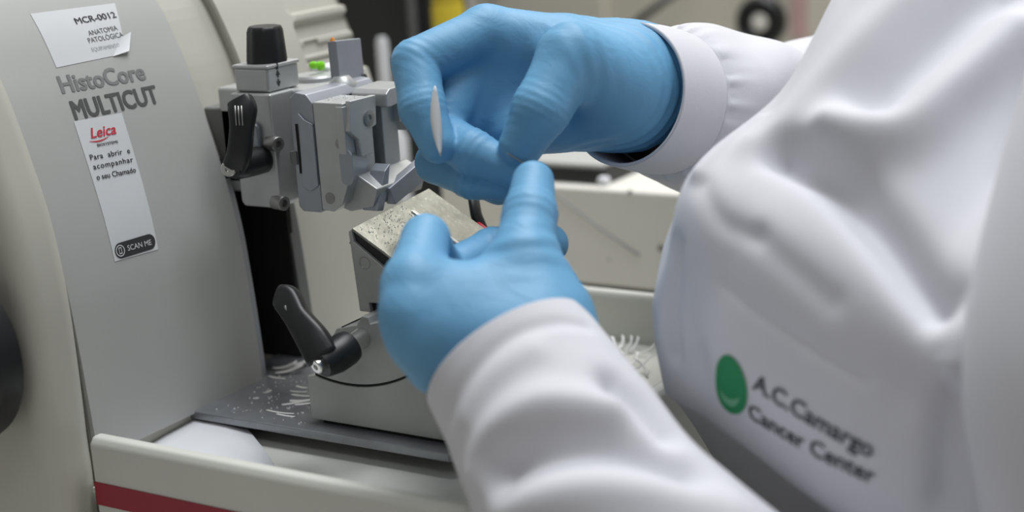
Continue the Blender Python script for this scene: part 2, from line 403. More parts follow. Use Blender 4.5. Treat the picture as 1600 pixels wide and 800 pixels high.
st2 = thing('service_sticker', on_prof(*panel_uv(180, 400)), 'tall white service sticker with red script logo below the lettering', 'sticker')
panel_poly('sticker_sheet', [(115, 191), (190, 177), (247, 390), (179, 409)], 'sticker', st2)
panel_text('logo_script', 'Leica', (142, 217), (182, 210), 5, 'inkred', st2, bold=0.10, shear=0.3, off=0.4, vscale=1.5)
panel_text('lettering', 'BIOSYSTEMS', (152, 230), (184, 223.5), 2, 'ink', st2, bold=0.02, off=0.4)
a_, b_ = panel_uv(139, 221), panel_uv(169, 215)
V = []
for i in range(9):
    t = i/8; q = a_*(1-t)+b_*t; sag = -1.0*math.sin(math.pi*t)+0.3
    for k in (-0.28, 0.28): V.append(on_prof(q[0], q[1]+sag+k*(0.4+0.9*math.sin(math.pi*t)), 0.4))
mesh('logo_swash', V, [(2*i, 2*i+2, 2*i+3, 2*i+1) for i in range(8)], 'inkred', st2)
panel_text('lettering', 'Para  abrir  e', (141, 250), (203, 239), 4, 'ink', st2, off=0.4, bold=0.03, space=1.1)
panel_text('lettering', 'acompanhar', (146, 266), (208, 254), 4, 'ink', st2, off=0.4, bold=0.03, space=1.15)
panel_text('lettering', 'o seu Chamado', (151, 281), (212, 268), 4, 'ink', st2, off=0.4, bold=0.03)
# black SCAN ME pill with a phone in a circle
pa, pb = panel_uv(188, 391), panel_uv(233, 378)
def pill(name, r, m, off):
    e = (pb-pa)/np.linalg.norm(pb-pa); nv = np.array([-e[1], e[0]]); V = []
    for k in range(13):
        a = math.pi/2+math.pi*k/12; V.append(pa+(e*math.cos(a)+nv*math.sin(a))*r)
    for k in range(13):
        a = -math.pi/2+math.pi*k/12; V.append(pb+(e*math.cos(a)+nv*math.sin(a))*r)
    mesh(name, [on_prof(q[0], q[1], off) for q in V], [tuple(range(26))], m, st2)
pill('button_print', 4.0, 'ink', 0.4)
def disc(c, r0, r1, m, off, name='ring_print', sy=1.0):
    V = []; n = 24
    for k in range(n):
        a = 2*math.pi*k/n
        for r in (r0, r1): V.append(on_prof(c[0]+r*math.cos(a), c[1]+r*sy*math.sin(a), off))
    mesh(name, V, [(2*k, 2*k+1, 2*((k+1) % n)+1, 2*((k+1) % n)) for k in range(n)], m, st2)
disc(pa+np.array([-0.4, 0]), 2.5, 3.0, 'sticker', 0.5)
V = [on_prof(pa[0]-0.4+dx, pa[1]+dy, 0.5) for dx, dy in ((-1, -1.7), (1, -1.7), (1, 1.7), (-1, 1.7))]
V2 = [on_prof(pa[0]-0.4+dx, pa[1]+dy, 0.55) for dx, dy in ((-.65, -1.1), (.65, -1.1), (.65, 1.2), (-.65, 1.2))]
mesh('phone_print', V, [(0, 1, 2, 3)], 'sticker', st2); mesh('phone_screen_print', V2, [(0, 1, 2, 3)], 'ink', st2)
panel_text('lettering', 'SCAN ME', (199, 392.5), (236, 382.5), 4, 'sticker', st2, off=0.55, bold=0.02, vscale=1.0)

# ------------------------------------------------------------------ waste tray
tr = thing('waste_tray', (-440, 660, 0), 'cream plastic waste tray with red side stripe in front of microtome', 'tray')
def tray_wall(name, poly, ax, a, b): return prism(name, poly, ax, a, b, 'tray', tr, 2.2, seg=3)
tray_wall('near_wall', [(509, 18), (515.5, 18), (517, 125), (519, 129.5), (517, 131.5), (511.5, 131.5), (509, 128)], 0, -574.5, -350)
tray_wall('far_wall', [(817, 18), (823, 18), (823, 131), (821, 134), (817, 134), (815, 131)], 0, -640, -350)
tray_wall('end_wall', [(-352, 18), (-346, 18), (-346, 128), (-348, 131), (-352, 131), (-354, 128)], 1, 510, 823)
box('tray_floor', -582, -350, 514, 820, 99, 102.5, 'tray', tr, 0.5)
box('tray_skirt', -578, -352, 517, 596, 20, 100, 'tray', tr, 0.5)
s0, s1 = on(145, 752, 1, 508.8)[2], on(145, 786, 1, 508.8)[2]
box('red_stripe', -574, -352, 508.4, 509.4, s1, s0, 'red', tr, 0.1, label='dark red stripe along the tray side')
# white sheet lying from plate edge to tray floor
ctl = np.array([on(316, 644, 2, 109.5), on(345, 646, 2, 109.5), on(372, 656, 2, 109), on(402, 690, 2, 106.5), on(425, 722, 2, 104.5), on(440, 760, 2, 103.6), on(330, 770, 2, 103.6), on(215, 745, 2, 104),
                on(200, 708, 2, 106), on(245, 682, 2, 108), on(290, 657, 2, 109)])
rim = catmull(ctl, 44, True); cen = ctl.mean(0)+np.array([0, 0, 0.8])
V = [cen]+[cen+(r-cen)*0.55 for r in rim]+list(rim); F = []
for k in range(44):
    j = (k+1) % 44; F += [(0, 1+k, 1+j), (1+k, 45+k, 45+j, 1+j)]
sh = mesh('paper_sheet', V, F, 'paper', None, True)
tag(sh, 'curled white sheet with rounded corner lying inside tray by panel', 'sheet')
md = sh.modifiers.new('solid', 'SOLIDIFY'); md.thickness = 0.0006

# ------------------------------------------------------------------ specimen head
hd = thing('specimen_carrier', (-560, 655, 218), 'silver specimen head with black knob and lever reaching out of slot', 'specimen head')
prism('head_block', [(-576, 221), (-574, 218.5), (-551, 218.5), (-548.5, 221), (-548.5, 280), (-576, 280)], 1, 638.5, 660, 'silver', hd, 1.2)
box('slide_arm', -640, -574, 657, 684, 226, 268, 'darkgrey', hd, 1.5)  # slot shadow put into the colour: dark grey instead of silver
box('head_carriage', -602, -533, 657, 698, 221, 279.6, 'silver', hd, 2.0)
box('knob_base', -575, -551.5, 642, 668, 280, 293.2, 'silver', hd, 1.8)
box('knob_base_rim', -575.6, -551, 641.4, 668.6, 292.6, 294.6, 'silver', hd, 0.8)
lathe('locking_knob', (-562.5, 655.5, 294.6), (0.03, 0, 1), [(0, 10.6), (1.0, 10.8), (16.5, 9.6), (17.4, 9.2), (18.2, 9.0), (19, 8.2), (19.2, 6)], 'black', hd, n=40, flute=10, label='black ribbed locking knob')
# up/down arrow mark on the knob base
for sgn in (1, -1):
    cz = 286.8
    V = [(-551.2, 650+dy, cz+sgn*dz) for dy, dz in ((-0.5, 0.4), (0.5, 0.4), (0.5, 1.6), (1.7, 1.6), (0, 4.6), (-1.7, 1.6), (-0.5, 1.6))]
    mesh('arrow_mark', V, [tuple(range(7))], 'ink', hd)
box('mark_line', -551.6, -550.9, 649.6, 650.4, 291.5, 294.9, 'ink', hd, 0)
# oval boss and clamp lever on the near face
prism('oval_boss', [(-561+4.2*math.cos(a), (261 if math.sin(a) > 0 else 246)+4.2*math.sin(a)) for a in np.linspace(0, 2*math.pi, 24, endpoint=False)], 1, 635.5, 639, 'silver_b', hd, 0.8)
h0 = on(405, 250, 1, 636); h1 = on(369, 261, 1, 619)
lathe('lever_hub', (h0[0], 639, h0[2]), h1-np.array([h0[0], 639, h0[2]]), [(0, 7.5), (6, 7.5), (13, 7.2), (20, 6.6), (23, 5.5)], 'black', hd, n=28)
P = [on(366, 262, 1, 618.5), on(374, 240, 1, 618.5), on(378, 200, 1, 620), on(379, 172, 1, 622), on(375, 156, 1, 624)]
lv = []
def lever(name, pts, widths, thick, parent, axis_y=(0.45, -0.88, 0.0), m='black'):
    """a flat tapering handle swept along pts"""
    n = np.array(axis_y)/np.linalg.norm(axis_y); pts = catmull(np.array(pts), 24); ws = np.interp(np.linspace(0, 1, 24), np.linspace(0, 1, len(widths)), widths)
    V = []; F = []; K = 16
    for i, p in enumerate(pts):
        d = pts[min(i+1, 23)]-pts[max(i-1, 0)]; d /= np.linalg.norm(d); sd = np.cross(d, n); sd /= np.linalg.norm(sd); nn = np.cross(sd, d)
        e = 1.0 if 0 < i < 23 else 0.7
        for k in range(K):
            a = 2*math.pi*k/K; c, s_ = math.cos(a), math.sin(a)
            V.append(p + sd*ws[i]*e*math.copysign(abs(c)**0.55, c) + nn*thick*e*math.copysign(abs(s_)**0.55, s_))
    for i in range(23):
        for k in range(K): F.append((i*K+k, i*K+(k+1) % K, (i+1)*K+(k+1) % K, (i+1)*K+k))
    F.append(tuple(range(K))[::-1]); F.append(tuple(23*K+k for k in range(K)))
    return mesh(name, V, F, m, parent, True)
clamp_lever = lever('clamp_lever', P, [6.6, 6.4, 6.2, 7.6, 6.6], 4.6, hd)
lathe('lever_screw', h1+np.array([-1.6, -3.4, 0]), (0.35, -0.93, 0), [(0, 4.2), (1.6, 4.2), (2.2, 3.6), (2.2, 1.7), (1.0, 1.4)], 'chrome', clamp_lever, n=24, label='bright lever screw')
for (dx, dz) in ((-2.6, 0), (0, 0.4), (2.6, 0)):               # moulded ribs on the lever
    q0 = on(372+dx*1.9, 165+dz, 1, 616.5); q1 = on(374.5+dx*1.9, 196, 1, 614.6)
    tube('grip_rib', [q0, q1], 0.45, 'screw', clamp_lever, n=6)
for pz in (222, 317):
    q = on(432, pz, 0, -551)
    lathe('socket_bolt', (-553.5, 640.2, q[2]), (1, -0.25, 0), [(0, 4.0), (7.5, 4.0), (8.2, 3.6), (8.2, 2.0), (5.5, 1.9)], 'screw', hd, n=24)
# flat cap, bubble and seat on top of the carriage
lathe('round_cap', (-558, 690, 279.6), (0, 0, 1), [(0, 13), (2.0, 13), (3.2, 12)], 'silver', hd, n=36)
cpt = on(492, 101, 0, -556)
box('indicator_seat', -568, -556, 699, 716, 279.4, 285.6, 'paper', hd, 1.5)
for k, (dx, dy) in enumerate(((0, 0), (11, 1))):
    q = on(496+dx, 102+dy, 0, -555)
    lathe('green_indicator', (-560, q[1], q[2]-0), (1, 0, 0), [(0, 1.4), (1.5, 2.2+0.4*k), (3.5, 2.2+0.4*k), (4.5, 1.2)], 'neon', hd, n=16, label='small neon green indicator')
box('indicator_holder', -562, -558.5, 715, 729, 279, 287.5, 'black', hd, 0.8)

# ------------------------------------------------------------------ specimen clamp (slides onto the head)
cl = thing('specimen_clamp', (-510, 660, 220), 'blocky aluminium specimen clamp with jaws at front of head', 'clamp')
car = prism('dovetail_plate', [(-532.5, 222), (-530, 219.5), (-518, 219.5), (-517, 221), (-517, 277), (-521, 281.5), (-528, 282.5), (-532.5, 279)], 1, 634, 690, 'silver_b', cl, 0.8)
prism('dovetail_wedge', [(-527.5, 233), (-522.5, 231), (-517.2, 234.5), (-517.2, 266.5), (-522.5, 268.5), (-526, 272)], 1, 632.6, 636, 'silver_b', cl, 0.5)
box('dovetail_gap', -529.2, -527.9, 633.4, 634.6, 240, 266, 'void', cl, 0)
box('guide_pin', -534.5, -530, 633, 640, 244.5, 251.5, 'darkgrey', cl, 0.5)
box('joint_gap', -517.3, -516.3, 634.6, 686, 222, 276.8, 'void', cl, 0)
# clamp body: outline of the near side with the V cut at its lower front
prism('clamp_body', [(-516.5, 221.5), (-509, 220.6), (-503, 225), (-497.5, 237.5), (-497.2, 277.6), (-516.5, 277.8)], 1, 633.4, 657.2, 'silver', cl, 0.7)
box('side_rib', -501.5, -496.6, 632.4, 640, 251.5, 276, 'silver', cl, 0.5)
prism('jaw_pad', [(633, 263.5), (640, 258), (641.5, 249), (651, 249), (651.5, 262), (656, 263), (657.5, 278.3), (636, 278.6)], 0, -497.4, -493.8, 'silver', cl, 0.6)
lathe('jaw_screw', (-494.4, 649.6, 267.5), (1, 0, 0), [(0, 4.3), (1.2, 4.3), (1.4, 3.9), (1.4, 1.7), (0.2, 1.5)], 'screw', cl, n=26)
for (px, py, r) in ((530, 225, 2.6), (515, 310, 3.0)):
    q = on(px, py, 1, 633)
    lathe('side_pin', (q[0], 634, q[2]), (0, -1, 0), [(0, r), (0.9, r), (1.1, r-0.3)], 'screw', cl, n=22)
q = on(541, 262, 1, 633)
prism('oval_recess', [(q[0]+3.9*math.cos(a), q[2]+(5.5 if math.sin(a) > 0 else -5.5)+3.9*math.sin(a)) for a in np.linspace(0, 2*math.pi, 24, endpoint=False)], 1, 632.9, 634, 'silver_b', cl, 0)
box('jaw_slot', -515, -506, 657, 668.5, 230, 275, 'void', cl, 0)
prism('rear_jaw', [(-515, 226), (-502, 228), (-498.5, 236), (-498.5, 276), (-515, 276)], 1, 667.5, 681, 'silver', cl, 0.6)
prism('upper_hook', [(660.5, 271.5), (660.5, 278), (664, 280.4), (684, 281), (686.5, 279), (687, 268), (681, 267.5), (678.5, 273), (664.5, 271)], 0, -512, -489.5, 'silver', cl, 0.7)
prism('hook_lug', [(680, 276), (688, 275), (689, 256), (684, 254.5), (682, 260), (677.5, 260.5), (678, 270)], 0, -505, -494.5, 'silver', cl, 0.6)
lathe('lug_screw', (-494.8, 684.8, 266), (1, 0, 0), [(0, 2.2), (0.8, 2.6), (1.0, 1.0), (0.2, 0.9)], 'screw', cl, n=18)
# lower V-jaw
prism('lower_jaw', [(-512, 222), (-504, 219.5), (-489, 223), (-485.5, 232.5), (-497, 239), (-512, 236)], 1, 641, 685, 'silver', cl, 0.7)
prism('jaw_lip', [(650, 231), (654, 221.5), (682, 228.5), (687, 240), (683, 240)], 0, -490, -484.5, 'silver_b', cl, 0.5)
prism('v_groove', [(640.5, 221), (650, 240), (655, 243), (652, 232), (646, 220)], 0, -496, -486.5, 'silver_b', cl, 0.4)
# clamp handle plate standing at the top
bm = bmesh.new(); add_box(bm, -3.0, 3.0, -11, 11, -1, 31)
bmesh.ops.rotate(bm, verts=bm.verts, cent=(0, 0, 0), matrix=Matrix.Rotation(math.radians(-4), 3, 'Y') @ Matrix.Rotation(math.radians(-4), 3, 'X'))
bmesh.ops.translate(bm, verts=bm.verts, vec=(-529, 681, 272))
hp = from_bm('clamp_handle', bm, 'silver_b', cl, bevel=0.7)
q = on(520, 67, 0, -531.5)
lathe('orange_tip', q-np.array([0, 0, 0.6]), (0, 0, 1), [(0, 1.6), (2.2, 1.3), (3.4, 0.7)], 'orange', hp, n=14, label='small orange marker')
lathe('handle_pivot', (-527, 673, 279.5), (0, 0, 1), [(0, 8), (1.5, 7.6), (4.5, 5), (5.5, 4)], 'silver', cl, n=26)
q = on(567, 123, 0, -527)
lathe('pivot_screw', q, (1, 0.2, 0), [(-3, 2.6), (1.5, 2.6), (2, 1.8)], 'black', cl, n=16)

# ------------------------------------------------------------------ knife holder
kh = thing('knife_holder', (-470, 655, 115.2), 'grey knife holder with sloping steel plate and black lever below hands', 'knife holder')
CX, CZ, RAD = -486.0, 219.5, 80.0                               # centre of the tilting arc
arc = [(CX+RAD*math.sin(a), CZ-RAD*math.cos(a)) for a in np.linspace(math.radians(-15.5), math.radians(44), 22)]
prism('holder_base', [(-512.5, 117.2), (-512.5, 140.5)] + [(x, z-0.9) for x, z in arc] + [(-426, 164), (-426, 117.2)], 1, 603.6, 716, 'knifebody', kh, 0.6)
box('base_gap_dark', -506, -428, 605.5, 712, 115.3, 117.4, 'void', kh, 0)  # black strip put in as the dark of the gap under the base
prism('arc_joint', [(x, z-0.95) for x, z in arc] + [(x, z+0.25) for x, z in arc[::-1]], 1, 604.1, 714, 'void', kh, 0)
prism('tilting_segment', [(x, z+0.2) for x, z in arc] + [(-429, 178.2), (-448, 177.4), (-461, 175.2), (-469, 173.0), (-470, 176.4), (-474, 176.6), (-477.5, 171.6), (-490.5, 168.4), (-498, 158)], 1, 603.8, 712, 'knifebody', kh, 0.5)
box('segment_slot', -487.5, -486.3, 604.2, 706, 168.4, 169.6, 'void', kh, 0)
# side cheek of the blade carrier
ck = [on(545, 362, 1, 614), on(549, 358, 1, 614), on(554, 378, 1, 614), on(612, 428, 1, 614), on(660, 470, 1, 614), on(660, 492, 1, 614), on(601, 490, 1, 614), on(601, 474, 1, 614), on(577, 473, 1, 614), on(580, 488, 1, 614), on(563, 486, 1, 614)]
prism('side_cheek', [(p[0], p[2]) for p in ck], 1, 613.5, 690, 'knifebody', kh, 0.5)
box('cheek_notch', -478, -462, 616, 690, 172, 181, 'void', kh, 0)
lathe('cheek_screw', np.array([0, 0.6, 0])+on(570, 411, 1, 613.5), (0, -1, 0), [(0, 3.4), (0.7, 3.4), (0.8, 3.0), (0.3, 2.4), (0.3, 1.2), (-0.5, 1.0)], 'screw', kh, n=24)
e0 = on(550, 356, 1, 614); e1 = on(670, 294, 0, e0[0]); d1 = on(765, 362, 1, e1[1]); dn = d1-e1; dn /= np.linalg.norm(dn)
yy = e1-e0; nrm = np.cross(dn, yy); nrm /= np.linalg.norm(nrm); nrm = nrm if nrm[2] > 0 else -nrm
def slab(name, u0, u1, v0, v1, t0, t1, m, parent, bevel=0.3, label=None):
    """u along the edge (0..1), v mm down the slope, t mm along the plate normal"""
    bm = bmesh.new(); c = []
    for t in (t0, t1):
        for (u, v) in ((u0, v0), (u1, v0), (u1, v1), (u0, v1)): c.append(bm.verts.new(e0+yy*u+dn*v+nrm*t))
    for f in ((0,3,2,1),(4,5,6,7),(0,1,5,4),(1,2,6,5),(2,3,7,6),(3,0,4,7)): bm.faces.new([c[i] for i in f])
    return from_bm(name, bm, m, parent, bevel=bevel, label=label)
pp = slab('pressure_plate', 0, 1, 0, 62, -1.6, 0, 'steel', kh, 0.35, label='scratched steel pressure plate dusted with paraffin')
slab('plate_gap', 0.012, 0.98, 1.0, 58, -9.5, -1.6, 'black', kh, 0.2)
slab('blade_clamp', 0.012, 0.97, 7, 60, -13, -9.5, 'silver', kh, 0.3)
slab('plate_rib', 0.60, 0.632, 8, 60, 0, 0.9, 'chrome', pp, 0.2)
slab('plate_rib', 0.44, 0.452, 22, 60, 0, 0.5, 'chrome', pp, 0.1)
# front guard: black arm with a red finger bar
g0, g1, g2 = on(738, 300, 1, 695), on(744, 335, 1, 693), on(756, 366, 1, 690)
tube('guard_arm', [g0, g1, g2], [4.2, 4.6, 5.0], 'black', kh, n=10, flat=0.5)
tube('finger_guard', [on(737, 346, 1, 690), on(768, 369, 1, 686), on(800, 392, 1, 682)], 2.4, 'redplastic', kh, n=10, label='red finger guard bar')
# clamping lever: shaft, hub, handle
sh0 = on(566, 527, 1, 604); sh1 = on(540, 545, 1, 590); hb = on(502, 571, 1, 574)
lathe('lever_shaft', sh0, sh1-sh0, [(-1, 5.0), (1.5, 5.6), (np.linalg.norm(sh1-sh0), 4.4)], 'chrome', kh, n=24)
dv = hb-sh1; L = np.linalg.norm(dv)
lathe('lever_hub', sh1, dv, [(-3, 8.2), (0, 8.9), (L*0.5, 8.8), (L-2, 7.2), (L, 6.4)], 'black', kh, n=30)
H = [on(507, 562, 1, 576), on(489, 530, 1, 578), on(466, 497, 1, 582), on(450, 470, 1, 586), on(441, 462, 1, 588)]
kl = lever('lever_handle', H, [8.6, 8.2, 6.4, 7.4, 6.0], 5.2, kh, axis_y=(0.5, -0.85, 0.1))
lathe('lever_screw', hb+np.array([-0.6, -1.0, 0.4]), dv, [(-1.5, 3.8), (1.8, 3.8), (2.3, 3.2), (2.3, 1.6), (1.2, 1.4)], 'chrome', kl, n=22, label='bright lever screw')
tube('lever_highlight', [on(446, 478, 1, 580), on(452, 496, 1, 578)], 0.9, 'screw', kl, n=6)  # pale sliver laid on the black handle as a built-in highlight

# ------------------------------------------------------------------ things behind
def bgbox(name, p0, p1, y, depth, z0, m, parent, bevel=3.0, z1=None):
    a, b = on(*p0, 1, y), on(*p1, 1, y)
    return box(name, min(a[0], b[0]), max(a[0], b[0]), y, y+depth, z0, max(a[2], b[2]) if z1 is None else z1, m, parent, bevel)
dk = thing('equipment_cabinet', (-820, 1260, 0), 'tall black equipment cabinet standing behind the microtome', 'cabinet')
xr_ = on(735, 30, 1, 1300)[0]
box('body', xr_-420, xr_, 1230, 1300, 0, 520, 'darkbox', dk, 4)
box('door', xr_-410, xr_-8, 1224, 1231, 20, 500, 'darkbox', dk, 2)
bgbox('handle', (640, 60), (646, 60), 1214, 8, 180, 'darkgrey', dk, 1, z1=330)
lb = thing('black_module', (-760, 1120, 0), 'low black electronics box between cabinet and cream microtome', 'module')
bgbox('case', (560, 200), (725, 178), 1110, 50, 0, 'darkbox', lb, 3)
q = on(690, 120, 1, 1106); box('front_plate', q[0]-40, q[0]+40, 1107, 1111, 40, 150, 'black', lb, 1)
yc = on(703, 60, 1, 1134); zt = on(725, 178, 1, 1110)[2]
yb = thing('yellow_container', (yc[0], 1134, zt), 'yellow plastic container partly hidden above the upper glove', 'container')
lathe('body', (yc[0], 1134, zt), (0, 0, 1), [(0, 12.5), (1.5, 14), (88, 14), (92, 12)], 'yellow', yb, n=28)
lathe('lid', (yc[0], 1134, zt+92), (0, 0, 1), [(0, 13), (12, 13), (14, 11)], 'yellow', yb, n=28)
q = on(596, 58, 1, 1060)
wb = thing('wash_bottle', (q[0], 1060, 0), 'slim white plastic bottle seen past cream panel edge', 'bottle')
lathe('body', (q[0], 1060, 0), (0, 0, 1), [(0, 14), (2, 15), (q[2]-85, 15), (q[2]-65, 5.5)], 'paper', wb, n=28)
lathe('cap', (q[0], 1060, q[2]-65), (0, 0, 1), [(0, 5.2), (60, 5), (65, 3.5)], 'paper', wb, n=24)

# white instrument behind the tray, with a black module on top
wi = thing('white_instrument', (-600, 1000, 0), 'low white instrument housing with scratched front behind the tray', 'instrument')
a, b = on(688, 300, 1, 955), on(1150, 300, 1, 955)
zt = on(900, 292, 1, 955)[2]; zb_ = on(985, 452, 1, 955)[2]
box('housing', a[0], b[0], 955, 1110, zb_, zt, 'offwhite', wi, 3)
box('plinth', a[0]+6, b[0]-6, 968, 1100, 0, zb_+1, 'darkbox', wi, 1)
s0 = on(868, 303, 1, 954.6); s1 = on(1000, 400, 1, 954.6)
tube('scratch_line', [s0, (s0+s1)/2+np.array([0, 0, -1.5]), s1], 0.8, 'inklight', wi, n=6)
for (px, py, r) in ((1033, 388, 3.0), (984, 300, 1.6), (952, 405, 0.9)):
    lathe('screw', np.array([0, 0.8, 0])+on(px, py, 1, 955), (0, -1, 0), [(0, r), (1.4, r*0.9), (1.8, r*0.5)], 'screw', wi, n=16)
bb = thing('black_tray_module', (-560, 1000, zt), 'flat black module with grey top on white instrument behind gloves', 'module')
a, b = on(700, 290, 1, 965), on(947, 290, 1, 965); t_ = on(900, 264, 1, 965)[2]
box('case', a[0], b[0], 965, 1060, zt+0.1, t_, 'darkbox', bb, 1.5)
box('top_cover', a[0]-1, b[0]-3, 966, 1058, t_-0.2, t_+4, 'panel', bb, 1.5)
lathe('side_knob', on(944, 283, 1, 966), (0, -1, 0), [(-2, 4.2), (3, 4.2), (5, 3)], 'paper', bb, n=18)

# second microtome far behind
m2 = thing('background_microtome', (-650, 1600, 0), 'blurred cream microtome with black handwheel in the far background', 'microtome')
a, b = on(735, 60, 1, 1500), on(1420, 60, 1, 1500)
prism('housing', [(a[0], 0), (b[0], 0), (b[0], 300), (b[0]-60, 420), (a[0]+20, 420), (a[0], 380)], 1, 1500, 1720, 'beige', m2, 14, seg=4)
a2 = on(850, 10, 1, 1496); c2 = on(960, 10, 1, 1496)
box('front_cover', a2[0]-60, c2[0]-10, 1490, 1502, 0, 400, 'beige', m2, 4)
cw2 = on(1185, 35, 1, 1470)
lathe('handwheel', (cw2[0], 1500, cw2[2]), (0, -1, 0), [(0, 10), (14, 10), (14, 22), (18, 25), (28, 25), (32, 22), (32, 15), (28, 12)], 'black', m2, n=40, label='black handwheel')
lathe('wheel_hub', (cw2[0]+1, 1473, cw2[2]), (0, -1, 0), [(0, 9), (3, 8.5), (4, 6)], 'offwhite', m2, n=24, label='pale wheel hub')
tube('crank_rod', [on(930, 95, 1, 1440), on(1000, 30, 1, 1460), on(1075, -25, 1, 1480)], 4.0, 'black', m2, n=10)
box('pink_label', on(1235, 20, 1, 1499)[0], on(1262, 20, 1, 1499)[0], 1498.5, 1500.5, on(1240, 60, 1, 1499)[2], 330, mat('faded_pink_label', (0.62, 0.42, 0.40), 0.6), m2, 0.2)

# ------------------------------------------------------------------ signed-distance modelling for hands and body
def rc(P, a, b, ra, rb):
    """distance to a tapered capsule"""
    a, b = np.asarray(a, np.float32), np.asarray(b, np.float32); ab = b-a
    t = np.clip(((P-a)@ab)/max(float(ab@ab), 1e-6), 0, 1)
    return np.linalg.norm(P-a-t[..., None]*ab, axis=-1)-(ra+t*(rb-ra))
def smin(a, b, k):
    h = np.maximum(k-np.abs(a-b), 0)/k
    return np.minimum(a, b)-h*h*k*0.25
def surface_nets(lo, hi, vox, field):
    n = np.ceil((np.array(hi)-np.array(lo))/vox).astype(int)+1
    ax = [np.float32(lo[i])+np.arange(n[i], dtype=np.float32)*vox for i in range(3)]
    D = np.empty(n, np.float32)
    for i0 in range(0, n[0], 24):                              # slabs keep memory small
        G = np.stack(np.meshgrid(ax[0][i0:i0+24], ax[1], ax[2], indexing='ij'), -1)
        D[i0:i0+24] = field(G)
    D[0] = D[-1] = 1; D[:, 0] = D[:, -1] = 1; D[:, :, 0] = D[:, :, -1] = 1
    ins = D < 0
    c = np.zeros(n-1, np.int8)
    offs = [(i, j, k) for i in (0, 1) for j in (0, 1) for k in (0, 1)]
    for o_ in offs: c += ins[o_[0]:n[0]-1+o_[0], o_[1]:n[1]-1+o_[1], o_[2]:n[2]-1+o_[2]]
    cells = np.argwhere((c > 0) & (c < 8)); idx = -np.ones(n-1, np.int64); idx[tuple(cells.T)] = np.arange(len(cells))
    acc = np.zeros((len(cells), 3)); cnt = np.zeros(len(cells))
    for e0_ in offs:
        for axn in range(3):
            if e0_[axn]: continue
            e1_ = list(e0_); e1_[axn] = 1
            p, q_ = cells+np.array(e0_), cells+np.array(e1_)
            d0, d1_ = D[tuple(p.T)], D[tuple(q_.T)]
            m_ = (d0 < 0) != (d1_ < 0)
            t = np.where(m_, d0/np.where(m_, d0-d1_, 1), 0)
            pt = p.astype(float); pt[:, axn] += t
            acc[m_] += pt[m_]; cnt[m_] += 1
    V = acc/cnt[:, None]*vox+np.array(lo)
    F = []
    for axn in range(3):
        u, v = (axn+1) % 3, (axn+2) % 3
        sl0 = [slice(None)]*3; sl1 = [slice(None)]*3; sl0[axn] = slice(0, -1); sl1[axn] = slice(1, None)
        ch = ins[tuple(sl0)] != ins[tuple(sl1)]
        E_ = np.argwhere(ch); E_ = E_[(E_[:, u] > 0) & (E_[:, v] > 0) & (E_[:, u] < n[u]-1) & (E_[:, v] < n[v]-1)]
        inside = ins[tuple(E_.T)]
        def cell(du, dv):
            q_ = E_.copy(); q_[:, u] += du; q_[:, v] += dv; return idx[tuple(q_.T)]
        quad = np.stack([cell(-1, -1), cell(0, -1), cell(0, 0), cell(-1, 0)], 1)
        quad[~inside] = quad[~inside][:, ::-1]
        F.append(quad)
    return V, np.vstack(F)
def np_mesh(name, V, F, m, parent, smooth=True, label=None):
    me = bpy.data.meshes.new(name); nv, nf = len(V), len(F)
    me.vertices.add(nv); me.vertices.foreach_set('co', (np.asarray(V)*S).astype(np.float32).ravel())
    me.loops.add(nf*4); me.loops.foreach_set('vertex_index', np.asarray(F).astype(np.int32).ravel())
    me.polygons.add(nf); me.polygons.foreach_set('loop_start', np.arange(0, nf*4, 4, dtype=np.int32))
    me.update(calc_edges=True); me.validate()
    me.polygons.foreach_set('use_smooth', np.ones(nf, bool))
    me.materials.append(M[m]); o = bpy.data.objects.new(name, me); col.objects.link(o)
    if parent: attach(o, parent)
    if label: o['label'] = label
    return o
def chain(lst): return [(at(x, y, d), r) for x, y, d, r in lst]

# joints of both hands: (pixel x, pixel y, depth mm, radius mm)
RH = dict(
    meta=[[(992, 100, 808, 19), (760, 52, 806, 13.5)], [(992, 122, 813, 20), (745, 95, 812, 13.5)],
          [(992, 145, 815, 20), (757, 150, 813, 13)], [(992, 168, 812, 19), (800, 205, 808, 12.5)]],
    thumb=[(975, 140, 795, 20), (893, 92, 773, 16), (846, 170, 762, 13.2), (814, 228, 766, 10.2)],
    index=[(760, 52, 804, 13.2), (649, 98, 788, 11.4), (660, 168, 778, 10.6), (684, 226, 774, 8.6)],
    middle=[(745, 95, 812, 12.6), (684, 205, 793, 10.8), (738, 238, 779, 10.2), (806, 268, 773, 8.4)],
    ring=[(757, 150, 813, 12), (682, 254, 806, 10.2), (738, 277, 792, 9.8), (798, 287, 784, 8.6)],
    pinky=[(800, 205, 808, 11), (742, 280, 820, 8.8), (780, 290, 808, 8.4), (815, 284, 800, 7.4)],
    wrist=[(985, 135, 812, 27), (1015, 132, 816, 25)])
LH = dict(
    meta=[[(822, 500, 705, 19), (648, 445, 692, 13.6)], [(818, 520, 696, 19), (645, 490, 684, 13.6)],
          [(812, 545, 692, 19), (656, 530, 684, 13.2)], [(806, 568, 692, 18), (682, 568, 692, 12.4)]],
    thumb=[(850, 488, 706, 18), (818, 405, 710, 14.2), (828, 335, 724, 11.4), (833, 284, 738, 9.2)],
    index=[(648, 445, 691, 13), (665, 373, 718, 10.3), (684, 412, 744, 9.8), (706, 446, 756, 8.4)],
    middle=[(645, 490, 684, 12.8), (686, 436, 748, 11), (770, 391, 770, 10.0), (857, 381, 774, 9.2)],
    ring=[(656, 530, 684, 12.4), (704, 492, 752, 10.6), (790, 452, 776, 10), (874, 445, 780, 9)],
    pinky=[(682, 568, 692, 11.4), (722, 546, 748, 9.6), (784, 520, 766, 9), (840, 500, 772, 8)],
    wrist=[(835, 560, 698, 28), (935, 700, 676, 29)])

